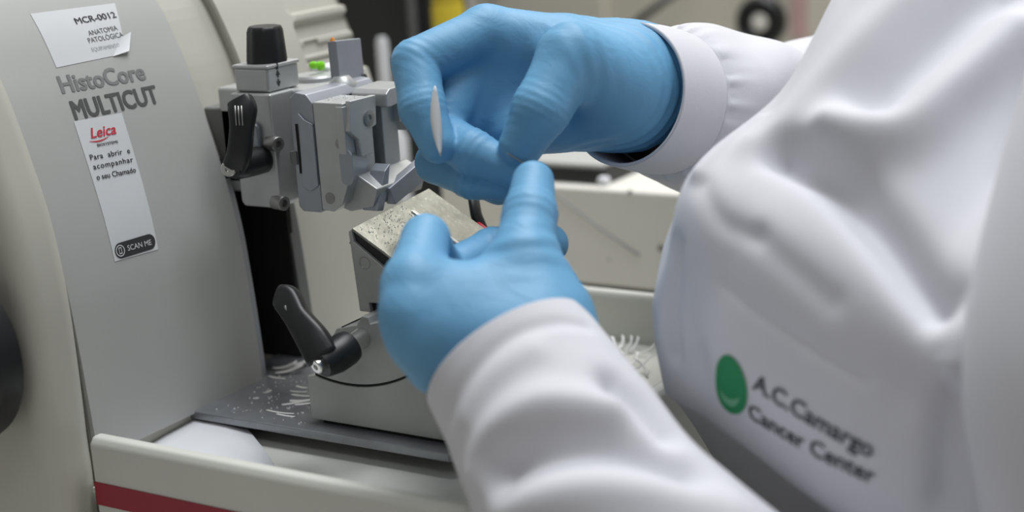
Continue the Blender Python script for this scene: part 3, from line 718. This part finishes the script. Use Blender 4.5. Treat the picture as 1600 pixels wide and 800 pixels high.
def hand_field(H, grow, clip=None, wr=()):
    metas = [chain(c) for c in H['meta']]; th = chain(H['thumb'])
    fingers = [chain(H[k]) for k in ('index', 'middle', 'ring', 'pinky')]; wrist = chain(H['wrist'])
    def f(G):
        P = G.astype(np.float32)
        d = None
        for m_ in metas:
            q_ = rc(P, m_[0][0], m_[1][0], m_[0][1]+grow, m_[1][1]+grow); d = q_ if d is None else smin(d, q_, 9)
        for i in range(3):                                     # webbing between neighbouring knuckles
            q_ = rc(P, (metas[i][0][0]+metas[i+1][0][0])/2, (metas[i][1][0]*0.85+metas[i][0][0]*0.15+metas[i+1][1][0]*0.85+metas[i+1][0][0]*0.15)/2, 15+grow, 10.5+grow); d = smin(d, q_, 8)
        d = smin(d, rc(P, wrist[0][0], wrist[1][0], wrist[0][1]+grow, wrist[1][1]+grow), 16)
        t = rc(P, th[0][0], th[1][0], th[0][1]+grow, th[1][1]+grow)
        d = smin(d, t, 16)
        d = smin(d, rc(P, th[1][0]*0.7+th[0][0]*0.3, metas[0][1][0]*0.45+metas[0][0][0]*0.55, 11+grow, 12+grow), 12)
        t2 = smin(rc(P, th[1][0], th[2][0], th[1][1]+grow, th[2][1]+grow), rc(P, th[2][0], th[3][0], th[2][1]+grow, th[3][1]+grow), 3.5)
        d = smin(d, t2, 5)
        for fg in fingers:
            q_ = rc(P, fg[0][0], fg[1][0], fg[0][1]+grow, fg[1][1]+grow)
            d = smin(d, q_, 4.0)
        e = None
        for fg in fingers:
            q_ = smin(rc(P, fg[1][0], fg[2][0], fg[1][1]+grow, fg[2][1]+grow), rc(P, fg[2][0], fg[3][0], fg[2][1]+grow, fg[3][1]+grow), 3.5)
            e = q_ if e is None else smin(e, q_, 0.8)
        d = smin(d, e, 1.2)
        for (c_, axd, amp, wid, lam, spread) in wr:            # creases of the glove around a place
            dv_ = P-c_; tt = dv_@axd; rr = np.linalg.norm(dv_-tt[..., None]*axd, axis=-1)
            ph = tt/lam*2*np.pi + 0.9*np.sin(rr*0.22+dv_[..., 2]*0.16)
            d = d - amp*np.exp(-(tt/wid)**2-(rr/spread)**2)*np.sin(ph)
        if clip is not None: d = np.maximum(d, (P-clip[0])@clip[1])
        return d
    return f
def bounds(H, pad):
    pts = [at(x, y, d) for k, v in H.items() for c in (v if k == 'meta' else [v]) for x, y, d, r in c]
    pts = np.array(pts); return pts.min(0)-pad, pts.max(0)+pad
def crease(H, key, i, amp, wid, lam, spread=14):
    c = chain(H[key]); ax_ = c[i+1][0]-c[i-1][0]; return (c[i][0].astype(np.float32), (ax_/np.linalg.norm(ax_)).astype(np.float32), amp, wid, lam, spread)

person = thing('person', (-60, 640, -750), 'person in white lab coat and blue gloves working at the microtome', 'person')

# right glove (upper), ends in a loose rolled rim at the wrist
ra_, rb_ = at(985, 135, 806), at(1060, 140, 866); rax = (rb_-ra_)/np.linalg.norm(rb_-ra_)
rn_ = rax-0.38*UPV; rn_ /= np.linalg.norm(rn_)
rclip = (at(1014, 128, 824), rn_)
wrR = [crease(RH, 'thumb', 2, 0.55, 9, 4.2), crease(RH, 'index', 1, 0.45, 8, 5), crease(RH, 'index', 2, 0.4, 6, 4), crease(RH, 'middle', 2, 0.5, 7, 4.5),
       crease(RH, 'middle', 1, 0.4, 7, 5), crease(RH, 'ring', 2, 0.45, 8, 5), crease(RH, 'thumb', 1, 0.5, 14, 9, 24),
       (at(1000, 140, 800).astype(np.float32), rax.astype(np.float32), 0.9, 13, 6.0, 60)]
lo, hi = bounds(RH, 34)
fR = hand_field(RH, 0.6, None, wrR)
def fR2(G):
    P = G.astype(np.float32); d = fR(G)
    # forearm stub that the glove sleeve covers, flared a little at the rim
    a0, b0 = at(985, 136, 808), at(1035, 143, 846)
    d = smin(d, rc(P, a0, b0, 26.5, 26.0), 8)
    return np.maximum(d, (P-rclip[0].astype(np.float32))@rclip[1].astype(np.float32))
V, F = surface_nets(lo, hi, 1.15, fR2)
gR = np_mesh('glove', V, F, 'glove', person, label='blue nitrile glove on the upper right hand')

# left glove (lower, nearer)
wrL = [crease(LH, 'thumb', 2, 0.4, 9, 5), crease(LH, 'index', 1, 0.5, 7, 5), crease(LH, 'middle', 2, 0.4, 8, 5), crease(LH, 'thumb', 1, 0.5, 13, 10, 22)]
lo, hi = bounds(LH, 32)
V, F = surface_nets(lo, hi, 1.15, hand_field(LH, 0.6, None, wrL))
gL = np_mesh('glove', V, F, 'glove', person, label='blue nitrile glove on the lower left hand')

# ------------------------------------------------------------------ lab coat
def dist_poly(P, line):
    """distance to a polyline and the position along it"""
    best = np.full(P.shape[:-1], 1e9)
    for a, b in zip(line[:-1], line[1:]):
        ab = b-a; t = np.clip(((P-a)@ab)/(ab@ab), 0, 1); best = np.minimum(best, np.linalg.norm(P-a-t[..., None]*ab, axis=-1))
    return best
def grid_normals(X, closed_u):
    du = np.roll(X, -1, 1)-np.roll(X, 1, 1) if closed_u else np.gradient(X, axis=1)
    dv = np.gradient(X, axis=0)
    n = np.cross(du, dv); return n/(np.linalg.norm(n, axis=-1, keepdims=True)+1e-9)
def grid_mesh(name, X, m, parent, closed_u=True, label=None, thick=1.2):
    nv, nu = X.shape[:2]; F = []
    J = np.arange(nu if closed_u else nu-1)
    for i in range(nv-1):
        a = i*nu+J; b = i*nu+(J+1) % nu
        F.append(np.stack([a, b, b+nu, a+nu], 1))
    o = np_mesh(name, X.reshape(-1, 3), np.vstack(F), m, parent, label=label)
    if thick:
        md = o.modifiers.new('solid', 'SOLIDIFY'); md.thickness = thick*S; md.offset = -1
    return o
def apply_folds(X, N, folds):
    for (line, wid, amp) in folds:
        L = np.array(line); L = catmull(L, 5*len(L))
        d = dist_poly(X, L); X = X+N*(amp*np.exp(-(d/wid)**2))[..., None]
    return X
def sweep(pts, radii, nv, nu, squash=None):
    C = catmull(np.array(pts, float), nv); R = catmull(np.array(radii, float)[:, None], nv)[:, 0]
    X = np.zeros((nv, nu, 3)); prev = None
    for i in range(nv):
        d = C[min(i+1, nv-1)]-C[max(i-1, 0)]; d /= np.linalg.norm(d)
        if prev is None:
            t = np.array([0, 0, 1.0]); x = t-d*(t@d); x /= np.linalg.norm(x)
        else:
            x = prev-d*(prev@d); x /= np.linalg.norm(x)
        prev = x; y = np.cross(d, x)
        a = np.linspace(0, 2*np.pi, nu, endpoint=False)
        X[i] = C[i]+R[i]*(np.cos(a)[:, None]*x+np.sin(a)[:, None]*y)
    return X, C

coat_rings = [   # hidden far side, silhouette, across the visible front, near flank, back
    [(1240, 740, 850), (1150, 760, 830), (1180, 810, 800), (1260, 890, 770), (1350, 980, 740), (1490, 1080, 700), (1750, 1080, 660), (1900, 900, 800), (1500, 700, 900)],
    [(1160, 600, 830), (1080, 650, 800), (1130, 705, 768), (1222, 800, 738), (1320, 890, 712), (1465, 990, 680), (1750, 980, 640), (1950, 800, 800), (1500, 600, 900)],
    [(1130, 540, 810), (1044, 606, 768), (1112, 660, 732), (1208, 734, 704), (1312, 812, 680), (1460, 905, 655), (1755, 920, 625), (1980, 740, 800), (1525, 540, 900)],
    [(1120, 510, 800), (1036, 594, 742), (1106, 648, 704), (1202, 722, 676), (1306, 798, 652), (1456, 890, 634), (1760, 880, 615), (2000, 700, 800), (1550, 500, 900)],
    [(1130, 390, 790), (1020, 480, 722), (1100, 545, 682), (1210, 632, 655), (1330, 705, 632), (1480, 770, 614), (1780, 760, 600), (2050, 600, 800), (1600, 420, 900)],
    [(1150, 310, 780), (1042, 392, 708), (1135, 458, 668), (1255, 540, 641), (1400, 615, 617), (1540, 660, 600), (1820, 640, 592), (2100, 500, 800), (1680, 330, 900)],
    [(1240, 215, 780), (1080, 268, 704), (1180, 335, 660), (1310, 420, 632), (1460, 505, 608), (1600, 555, 594), (1880, 520, 592), (2150, 380, 800), (1780, 220, 900)],
    [(1340, 100, 790), (1212, 165, 716), (1290, 232, 672), (1410, 320, 640), (1560, 400, 616), (1700, 440, 604), (1960, 390, 602), (2220, 250, 810), (1880, 100, 910)],
    [(1430, -80, 800), (1316, -5, 730), (1400, 75, 688), (1530, 170, 660), (1680, 240, 638), (1820, 280, 624), (2050, 220, 620), (2300, 100, 820), (2000, -60, 920)],
    [(1540, -230, 810), (1430, -160, 745), (1520, -80, 712), (1650, 10, 686), (1800, 70, 664), (1940, 100, 650), (2150, 40, 642), (2350, -60, 830), (2100, -200, 920)],
    [(1680, -330, 820), (1600, -300, 780), (1680, -230, 750), (1790, -150, 725), (1920, -100, 708), (2040, -90, 696), (2180, -130, 692), (2300, -200, 830), (2120, -300, 900)],
]
K = np.array([[at(*p) for p in r] for r in coat_rings])
NU, NV = 300, 260
X = np.stack([catmull(K[i], NU, True) for i in range(len(K))])
X = np.stack([catmull(X[:, j], NV) for j in range(NU)], 1)
N = grid_normals(X, True)
cen = X.mean((0, 1)); N *= np.sign(((X-cen)*N).sum(-1).mean())
def on_grid(*px):
    "points of the unfolded cloth seen at pixels"
    P_ = X.reshape(-1, 3); q = P_-CAM; d = q@FWD; sx, sy = 800+FPX*(q@RGT)/d, 400-FPX*(q@UPV)/d
    out = []
    for x_, y_ in px:
        e = (sx-x_)**2+(sy-y_)**2+np.where((N.reshape(-1, 3)*q).sum(-1) < 0, 0, 1e9); out.append(P_[np.argmin(e)])
    return out
def L3(*p): return [at(*q) for q in p]
coat_folds = [
    (on_grid((1225, 240), (1310, 280), (1385, 360), (1440, 440), (1466, 478)), 9, -13),
    (on_grid((1330, 300), (1390, 368), (1440, 440), (1462, 474)), 4, -8),
    (on_grid((1585, 60), (1490, 150), (1400, 215), (1310, 205)), 14, 13),
    (on_grid((1560, -20), (1450, 80), (1360, 160)), 12, -10),
    (on_grid((1470, -60), (1380, 30), (1270, 150), (1190, 225)), 11, 5),
    (on_grid((1590, 330), (1530, 420), (1500, 560)), 10, 9),
    (on_grid((1190, 190), (1140, 228), (1090, 272)), 4, 3),
    (on_grid((1095, 290), (1130, 345), (1180, 372)), 5, -1.6),
    (on_grid((1180, 372), (1300, 470)), 6, -1.6),
    (on_grid((1130, 440), (1240, 520), (1350, 590)), 3, -0.9),
    (on_grid((1060, 480), (1080, 560)), 12, -5),
    (on_grid((1490, 560), (1478, 660), (1470, 780)), 6, -6),
    (on_grid((1058, 385), (1044, 470), (1050, 560)), 4, -4.5),
]
X = apply_folds(X, N, coat_folds)
coat = grid_mesh('lab_coat', X, 'cloth', person, label='white cotton lab coat')
bpy.context.view_layer.update()
coat_bvh = BVHTree.FromPolygons([Vector(p) for p in X.reshape(-1, 3)], [tuple(int(q) for q in p.vertices) for p in coat.data.polygons])
def hit(px, py):
    h = coat_bvh.ray_cast(Vector(CAM), Vector(ray(px, py)).normalized()); return np.array(h[0]) if h[0] else at(px, py, 640)

# near (left) sleeve: one loose tube from shoulder to cuff
lp = [at(795, 562, 696), at(835, 625, 685), at(878, 698, 672), at(985, 866, 645), at(1290, 1150, 605), at(1600, 1220, 588), at(1790, 900, 580), at(1770, 560, 582), at(1880, 180, 600), at(1960, -80, 640)]
X, C = sweep(lp, [40, 42, 45, 51, 60, 58, 58, 60, 66, 72], 280, 150)
N = grid_normals(X, True); N *= np.sign(((X-C[:, None])*N).sum(-1).mean())
sl_folds = [
    (on_grid((700, 650), (740, 580), (800, 528), (870, 505), (915, 510)), 4, -1.4),
    (on_grid((790, 735), (860, 705), (960, 700), (1075, 735)), 10, -10),
    (on_grid((745, 740), (775, 670), (850, 630), (950, 640)), 9, 5),
    (on_grid((965, 600), (1000, 632), (1040, 668)), 8, -7),
    (on_grid((800, 795), (900, 765), (1030, 770), (1140, 800)), 13, 6),
    (on_grid((735, 650), (770, 590), (830, 550)), 7, 2),
]
X = apply_folds(X, N, sl_folds)
a = np.linspace(0, 2*np.pi, 150, endpoint=False)
first = X[0]; c0 = C[0]; ax0 = (C[3]-C[0])/np.linalg.norm(C[3]-C[0])
inner = [first+(c0-first)*0.045+ax0*k for k in (0.8, 14, 32)]
X = np.concatenate([np.stack(inner[::-1]), X])
slL = grid_mesh('sleeve', X, 'cloth', coat, label='near sleeve with soft folds')

# far (right) sleeve: plain cuff band, then the gathered sleeve
A0 = at(976, 147, 802); A1 = at(1056, 163, 836); axc = (A1-A0)/np.linalg.norm(A1-A0)
A1 = A0+axc*36
X, C = sweep([A0, A0+axc*12, A0+axc*24, A1], [36.5, 37.5, 38.0, 37.5], 24, 120)
inner = [X[0]+(C[0]-X[0])*0.05+axc*k for k in (0.7, 12, 30)]
X = np.concatenate([np.stack(inner[::-1]), X])
cuff = grid_mesh('cuff', X, 'cloth', coat, label='doubled cuff band')
pts = [A1-axc*5, A1-axc*0.5, A1+axc*1.5, A1+axc*6, A1+axc*14, A1+axc*28, A1+axc*60, A1+axc*140+np.array([8, 2, -2]), at(1800, 60, 1010)]
X, C = sweep(pts, [34.5, 36.6, 38.2, 40.6, 42.5, 44, 47, 54, 66], 440, 300)
N = grid_normals(X, True); N *= np.sign(((X-C[:, None])*N).sum(-1).mean())
ss = np.linalg.norm(C-C[0], axis=1)[:, None]; aa = np.linspace(0, 2*np.pi, 300, endpoint=False)[None]
gath = 1.5*np.exp(-np.maximum(ss-5, 0)/8.0)*np.clip((ss-5)/2.5, 0, 1)*(0.9*np.sin(27*aa+2.4*np.sin(5*aa)+ss*0.05)*(0.6+0.4*np.sin(3*aa+1))+0.6*np.sin(17*aa+1.3+2*np.sin(4*aa)))
gath = np.maximum(gath, -0.25)
soft = 2.2*np.sin(5*aa+ss*0.06)*(1-np.exp(-(ss/30)**2))
X = X+N*(gath+soft)[..., None]
slR = grid_mesh('sleeve', X, 'cloth', coat, label='far sleeve gathered into its cuff')

# print on the coat: green drop and two lines of lettering
T0 = hit(1178, 612); T1 = hit(1362, 722); Tm = hit(1262, 660); Tu = hit(1200, 560)
eu = (T1-T0)/np.linalg.norm(T1-T0); ev = (Tu-T0)-eu*((Tu-T0)@eu); ev /= np.linalg.norm(ev); en = np.cross(eu, ev); en = en if en@(CAM-T0) > 0 else -en
def coat_print(name, pts2, faces, m, lift=0.5):
    V = []
    for u_, v_ in pts2:
        p = T0+eu*u_+ev*v_; h = coat_bvh.ray_cast(Vector(p+en*40), Vector(-en))
        V.append((np.array(h[0]) if h[0] else p)+en*lift)
    return mesh(name, V, faces, m, coat)
Lw = np.linalg.norm(T1-T0)
def uv2(px, py):
    p = hit(px, py)-T0; return np.array([p@eu, p@ev])
for body, pl, pr in (('A.C.Camargo', (1176, 606), (1362, 716)), ('Cancer Center', (1170, 651), (1366, 757))):
    v, fc = text_mesh(body, 9.5, 0.22, 0, 1.0); v[:, 0] -= v[:, 0].min()
    a_, b_ = uv2(*pl), uv2(*pr); e = (b_-a_)/v[:, 0].max(); nv_ = np.array([-e[1], e[0]])
    coat_print('lettering', a_+v[:, :1]*e+v[:, 1:2]*nv_*1.0, fc, 'coatink')
cg = uv2(1143, 601); n = 36
top, bot = uv2(1135, 554), uv2(1150, 647); ay = (top-bot)/2; ax_ = np.array([ay[1], -ay[0]])
ax_ = (uv2(1168, 600)-uv2(1120, 602))/2
cg = (top+bot)/2
egg = [cg+ax_*math.cos(t)*(1-0.14*math.sin(t))+ay*math.sin(t) for t in np.linspace(0, 2*math.pi, n, endpoint=False)]
ringp = [cg+(e_-cg)*k for k in (1.0, 0.7, 0.4) for e_ in egg]+[cg]
coat_print('drop_emblem', ringp, [(k*n+i, k*n+(i+1) % n, (k+1)*n+(i+1) % n, (k+1)*n+i) for k in range(2) for i in range(n)]+[(2*n+i, 2*n+(i+1) % n, 3*n) for i in range(n)], 'green')
cr = []
for i in range(13):
    t = math.radians(190+i*130/12); wdt = 0.26*math.sin(math.pi*i/12)
    for k in (0.60-wdt/2, 0.60+wdt/2): cr.append(cg+ax_*math.cos(t)*k*1.15+ay*math.sin(t)*k)
coat_print('crescent_emblem', cr, [(2*i, 2*i+2, 2*i+3, 2*i+1) for i in range(12)], 'greenlight', 0.7)

# body under the clothes: one continuous figure
bl = dict(t0=at(1500, 560, 760), t1=at(1850, -60, 780), neck=at(1950, -420, 770))
arms = [[(at(1890, 150, 640), 42), (at(1780, 700, 590), 38), (at(1600, 1210, 594), 33), (at(1012, 850, 650), 28), (at(935, 720, 676), 25), (at(830, 558, 698), 23)],
        [(at(1880, 60, 960), 42), (A1+axc*150+np.array([20, 5, 0]), 34), (A1, 27), (at(992, 136, 812), 25)]]
fl, fr = hand_field(LH, -2.2), hand_field(RH, -2.2)
hips = np.array([-90.0, 640.0, -180.0])
def body_field(G):
    P = G.astype(np.float32)
    d = smin(rc(P, bl['t0'], bl['t1'], 84, 80), rc(P, bl['t0'], hips, 84, 100), 30)
    d = smin(d, rc(P, bl['t1'], bl['neck'], 60, 42), 40)
    for ar in arms:
        for (a, ra), (b, rb) in zip(ar[:-1], ar[1:]): d = smin(d, rc(P, a, b, ra, rb), 10)
    d = smin(d, rc(P, bl['t1'], arms[0][0][0], 60, 46), 30); d = smin(d, rc(P, bl['t1'], arms[1][0][0], 60, 46), 30)
    near = (P[..., 0] < -300)
    if near.any():
        d = np.where(near, np.minimum(d, np.minimum(fl(G), fr(G))), d)
    return d
allp = np.array([p for ar in arms for p, r in ar]+[bl['t0'], bl['t1'], bl['neck'], hips]+[at(x, y, d) for H_ in (LH, RH) for x, y, d, r in H_['index']])
V, F = surface_nets(allp.min(0)-112, allp.max(0)+112, 5.0, body_field)
body = np_mesh('body', V, F, 'skin', person, label='brown skin at the wrist')

# ------------------------------------------------------------------ held sliver and strip
pts = []; n = 14
for i in range(n):
    t = i/(n-1); cx = 679+9*t-6*math.sin(math.pi*t)*0.4; cy = 134+110*t; wd = 0.6+7.6*math.sin(math.pi*min(1, t*1.02))**0.8
    for k in (-1, 0, 1): pts.append(at(cx+k*wd, cy, 762.3-0.4*abs(k)+(1.2 if k > 0 else 0)+0.5*t))
F = []
for i in range(n-1):
    for k in range(2): a = i*3+k; F.append((a, a+1, a+4, a+3))
sv = mesh('paraffin_section', pts, F, 'wax', None, True)
tag(sv, 'thin white paraffin sliver held upright against the index finger', 'paraffin')
md = sv.modifiers.new('solid', 'SOLIDIFY'); md.thickness = 0.0004
a, b = at(792, 238, 757), at(838, 266, 757)
d = (b-a); up_ = np.array([0, 0.3, 1.0])*2.2
ps = mesh('pinched_strip', [a, b, b-up_+np.array([0, 4, 0]), a-up_+np.array([0, 4, 0])], [(0, 1, 2, 3)], 'screw', None)
tag(ps, 'thin dark strip pinched under the upper thumb tip', 'strip')
md = ps.modifiers.new('solid', 'SOLIDIFY'); md.thickness = 0.0005

# ------------------------------------------------------------------ paraffin scraps
def shaving(px, py, z, ang, length, width, curl, label, group, z2=0.0):
    """a thin strip lying at a place, bent by curl"""
    p = on(px, py, 2, z); V = []; F = []; m_ = 7; c, s_ = math.cos(ang), math.sin(ang)
    for i in range(m_):
        t = i/(m_-1)-0.5
        x, y = t*length*c - s_*curl*(4*t*t-0.5), t*length*s_ + c*curl*(4*t*t-0.5)
        zz = 0.45+abs(curl)*0.6*(4*t*t)*0.5+z2*(t+0.5)
        for k in (-0.5, 0.5): V.append((p[0]+x-s_*width*k, p[1]+y+c*width*k, z+zz))
    for i in range(m_-1): F.append((2*i, 2*i+2, 2*i+3, 2*i+1))
    o = mesh('paraffin_shaving', V, F, 'wax', None, True)
    md = o.modifiers.new('solid', 'SOLIDIFY'); md.thickness = 0.0005
    return tag(o, label, 'shaving', group)
g1 = 'paraffin shavings on the base plate'
for (px, py, an, ln, wd, cu, lab) in (
        (470, 619, 0.1, 12, 1.6, 0.4, 'straight white shaving touching knife holder base, third from top'), (466, 613, 0.2, 10, 1.2, 0.3, 'thin white shaving beside knife holder base, second from top'),
        (471, 606, -0.1, 8, 1.4, 0.4, 'short white shaving at knife holder base, topmost of the row'), (462, 630, 0.9, 15, 2.2, 0.5, 'long slanting white shaving leaning on the shaving heap'),
        (470, 627, 0.5, 12, 3.2, 0.6, 'broad white shaving in the heap beside knife holder base'), (474, 632, 0.7, 9, 2.4, 0.3, 'small white shaving lowest in heap by knife holder base'),
        (437, 645, 0.05, 18, 1.2, 0.6, 'longest straight white shaving near front edge of base plate'), (446, 650, 0.0, 12, 1.4, 0.3, 'shorter straight white shaving nearest front edge of base plate'),
        (432, 591, 0.0, 12, 1.4, 0.6, 'straight white shaving by the dark slot'), (418, 613, 1.3, 5, 1.6, 0.5, 'tiny upright white shaving in middle of base plate'),
        (400, 623, 0.6, 3, 1.8, 0.3, 'white paraffin chip on base plate, nearest the lettered panel'), (452, 583, 0.7, 16, 3.0, 2.0, 'curled pale shaving below the black lever, lowest of the pile'),
        (462, 575, 0.9, 18, 3.4, 2.4, 'largest curled pale shaving below the black lever'), (445, 577, 0.6, 14, 3.0, 2.6, 'curled pale shaving below lever, leftmost of the pile'),
        (474, 570, 0.8, 16, 3.2, 2.0, 'curled pale shaving below lever, rightmost of the pile')):
    shaving(px, py, 115.3, an, ln, wd, cu, lab, g1, 3.0 if cu > 1 else 0)
g2 = 'curled shavings in the tray'; l2 = 'curled white paraffin shaving in tray between sleeve and coat'
for i in range(16):
    shaving(950+62*random.random(), 548+45*random.random(), 103, random.uniform(0, 3.1), random.uniform(9, 18), random.uniform(1.2, 3), random.uniform(1, 4), l2, g2, random.uniform(0, 9))
# crumbs too small to count
V = []; F = []
def crumb(p, r):
    b = len(V)
    for q in ((1, 0, -0.6), (-0.6, 0.9, -0.6), (-0.6, -0.9, -0.6), (0, 0, 0.9)): V.append(np.asarray(p)+np.array(q)*r*rng.uniform(0.6, 1.3, 3))
    F.extend([(b, b+1, b+3), (b+1, b+2, b+3), (b+2, b, b+3), (b, b+2, b+1)])
for i in range(170): crumb((rng.uniform(-578, -514), rng.uniform(598, 690), 115.6), rng.uniform(0.25, 0.8))
for i in range(26): crumb((rng.uniform(-515, -498), rng.uniform(636, 657), 278.2), rng.uniform(0.25, 0.6))
for i in range(260):
    u_, v_ = rng.uniform(0.05, 0.6), rng.uniform(2, 30); crumb(e0+yy*u_+dn*v_+nrm*0.25, rng.uniform(0.15, 0.5))
for i in range(60):
    u_ = rng.uniform(0.0, 0.02); crumb(e0+yy*u_+dn*rng.uniform(4, 22)-nrm*rng.uniform(8, 9.8), rng.uniform(0.3, 0.7))
cb = mesh('paraffin_crumbs', V, F, 'wax'); tag(cb, 'scattered tiny white paraffin crumbs on plate and knife holder', 'crumbs', kind='stuff')
